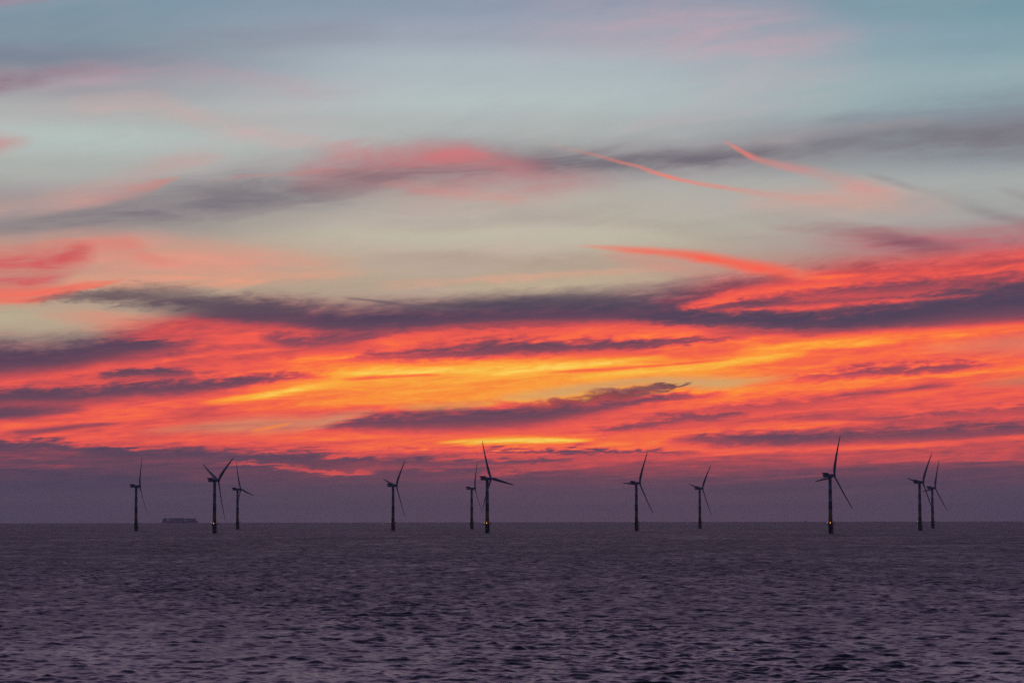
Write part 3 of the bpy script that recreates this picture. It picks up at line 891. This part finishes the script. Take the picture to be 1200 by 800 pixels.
def build_ship():
    dist = 27000.0
    az, _ = azel(210.8, 611)
    root = bpy.data.objects.new('container_ship', None)
    COL.objects.link(root)
    root.location = (dist * math.sin(az), dist * math.cos(az), drop(dist))
    root.rotation_euler = (0, 0, -az)
    tag(root, 'hazy grey container ship low on the horizon, stacked high with boxes', 'container ship')
    L, B = 372.0, 58.0
    bm = bmesh.new()
    st = [(-L / 2, .80, 6, 22), (-L / 2 + 12, .95, 1, 22), (-120, 1, -12, 22), (110, 1, -12, 22), (150, .8, -12, 23), (174, .42, -10, 26), (L / 2, .05, 4, 29)]
    rings = []
    for x, w, z0, z1 in st:
        hb = B / 2 * w
        rings.append([bm.verts.new(p) for p in ((x, -hb, z1), (x, -hb * .96, (z0 + z1) * .5), (x, -hb * .6, z0), (x, hb * .6, z0), (x, hb * .96, (z0 + z1) * .5), (x, hb, z1))])
    for a, b in zip(rings, rings[1:]):
        for i in range(6):
            bm.faces.new((a[i], a[(i + 1) % 6], b[(i + 1) % 6], b[i]))
    bm.faces.new(rings[0][::-1]); bm.faces.new(rings[-1])
    bmesh.ops.recalc_face_normals(bm, faces=bm.faces)
    obj('hull', bm, M_HULL, root)
    # bays of containers, each a stack of its own height
    x = -L / 2 + 7
    hts = [10, 10, 11, 11, 11, 11, 11, 11, 11, 11, 11, 11, 11, 10, 10, 10, 10, 10, 10, 10, 10, 9, 9]
    i = 0
    while x < L / 2 - 24 and i < len(hts):
        if -148 + 4 < x < -148 + 19 or 29 < x < 44:        # funnel and bridge casings stand in these gaps
            x += 15.0
            continue
        bm = bmesh.new()
        wscale = 1.0 if x < 120 else max(.45, 1 - (x - 120) / 90)
        nc = 8
        for c in range(nc):
            hh = hts[i] * 2.75 - (2.75 if c > 5 and i % 5 == 2 else 0)
            y0 = -B / 2 * .93 * wscale + c * (B * .93 * wscale / nc)
            box(bm, (x, y0, 23.1), (x + 14.4, y0 + B * .93 * wscale / nc - .25, 23.1 + hh))
        obj('container_stack', bm, CONT[i % 4], root)
        x += 15.0
        i += 1
    bm = bmesh.new()
    box(bm, (31, -27, 23), (43, 27, 57)); box(bm, (32.5, -29, 57.05), (41, 29, 61.5), .3)
    br = obj('bridge', bm, M_SUPER, root)
    bm = bmesh.new()
    box(bm, (41.02, -26, 58.6), (41.15, 26, 60.4))
    obj('window', bm, M_DARK, br)
    bm = bmesh.new()
    tube(bm, (36, 0, 61.5), (36, 0, 69), .7, .35, seg=8); tube(bm, (36, -4, 65), (36, 4, 65), .3, seg=6)
    obj('mast', bm, M_SUPER, br)
    bm = bmesh.new()
    box(bm, (-143, -24, 23), (-130, 24, 54)); tube(bm, (-136.5, 0, 54), (-137.5, 0, 63), 4.2, 3.6, seg=16)
    obj('funnel', bm, M_SUPER, root)
    bm = bmesh.new()
    bmesh.ops.create_uvsphere(bm, u_segments=10, v_segments=8, radius=1.0)
    o = obj('deck_lamp', bm, M_WHITE, root)
    o.location = (60, -30.2, 30)


build_ship()


def build_boat(px, dist, flip, label):
    az, _ = azel(px, 610.5)
    root = bpy.data.objects.new('small_boat', None)
    COL.objects.link(root)
    root.location = (dist * math.sin(az), dist * math.cos(az), drop(dist))
    root.rotation_euler = (0, 0, -az + (math.pi if flip else 0))
    tag(root, label, 'boat')
    bm = bmesh.new()
    rings = []
    for x, w, z0, z1 in ((-8, .9, -.3, 2.2), (-2, 1, -1, 2.2), (4, .8, -1, 2.6), (7, .4, -.6, 3.1), (9, .04, .6, 3.5)):
        hb = 2.5 * w
        rings.append([bm.verts.new(p) for p in ((x, -hb, z1), (x, -hb * .7, z0), (x, hb * .7, z0), (x, hb, z1))])
    for a, b in zip(rings, rings[1:]):
        for i in range(4):
            bm.faces.new((a[i], a[(i + 1) % 4], b[(i + 1) % 4], b[i]))
    bm.faces.new(rings[0][::-1]); bm.faces.new(rings[-1])
    bmesh.ops.recalc_face_normals(bm, faces=bm.faces)
    obj('hull', bm, M_HULL, root)
    bm = bmesh.new()
    box(bm, (0, -1.8, 2.4), (5, 1.8, 6.4), .2)
    cb = obj('cabin', bm, M_SUPER, root)
    bm = bmesh.new()
    box(bm, (5.02, -1.5, 4.3), (5.12, 1.5, 5.8))
    obj('window', bm, M_DARK, cb)
    bm = bmesh.new()
    tube(bm, (1.5, 0, 6.4), (1.5, 0, 10), .12, seg=6)
    obj('mast', bm, M_SUPER, root)
    bm = bmesh.new()
    bmesh.ops.create_uvsphere(bm, u_segments=10, v_segments=8, radius=.7)
    o = obj('masthead_lamp', bm, M_WHITE, root)
    o.location = (3, 0, 7.2)


build_boat(754.5, 17000, False, 'tiny pale boat on the horizon just right of the level-bladed turbine')
build_boat(944.0, 17200, False, 'tiny dark boat on the horizon left of the largest turbine')


# ------------------------------------------------------------------ haze
def build_haze():
    bm = bmesh.new()
    h = 33000
    box(bm, (-h, -h, -72), (h, h, 150))
    m = bpy.data.materials.new('sea_haze')
    m.use_nodes = True
    t = m.node_tree
    t.nodes.clear()
    out = t.nodes.new('ShaderNodeOutputMaterial')
    v = t.nodes.new('ShaderNodeVolumePrincipled')
    v.inputs['Color'].default_value = (.86, .87, .98, 1)
    v.inputs['Density'].default_value = 2.4e-5
    v.inputs['Anisotropy'].default_value = .2
    t.links.new(v.outputs[0], out.inputs['Volume'])
    o = obj('haze', bm, m)
    tag(o, 'thin mauve sea haze dimming the far turbines and ship', kind='stuff')


build_haze()

# ------------------------------------------------------------------ render settings
S.view_settings.view_transform = 'Standard'
S.view_settings.look = 'None'
S.view_settings.exposure = 0.0
S.view_settings.gamma = 1.0
S.view_settings.use_curve_mapping = False
S.render.engine = 'CYCLES'
S.cycles.max_bounces = 5
S.cycles.glossy_bounces = 3
S.cycles.diffuse_bounces = 2
S.cycles.volume_bounces = 1
S.cycles.use_denoising = False
S.cycles.sample_clamp_indirect = 4.0
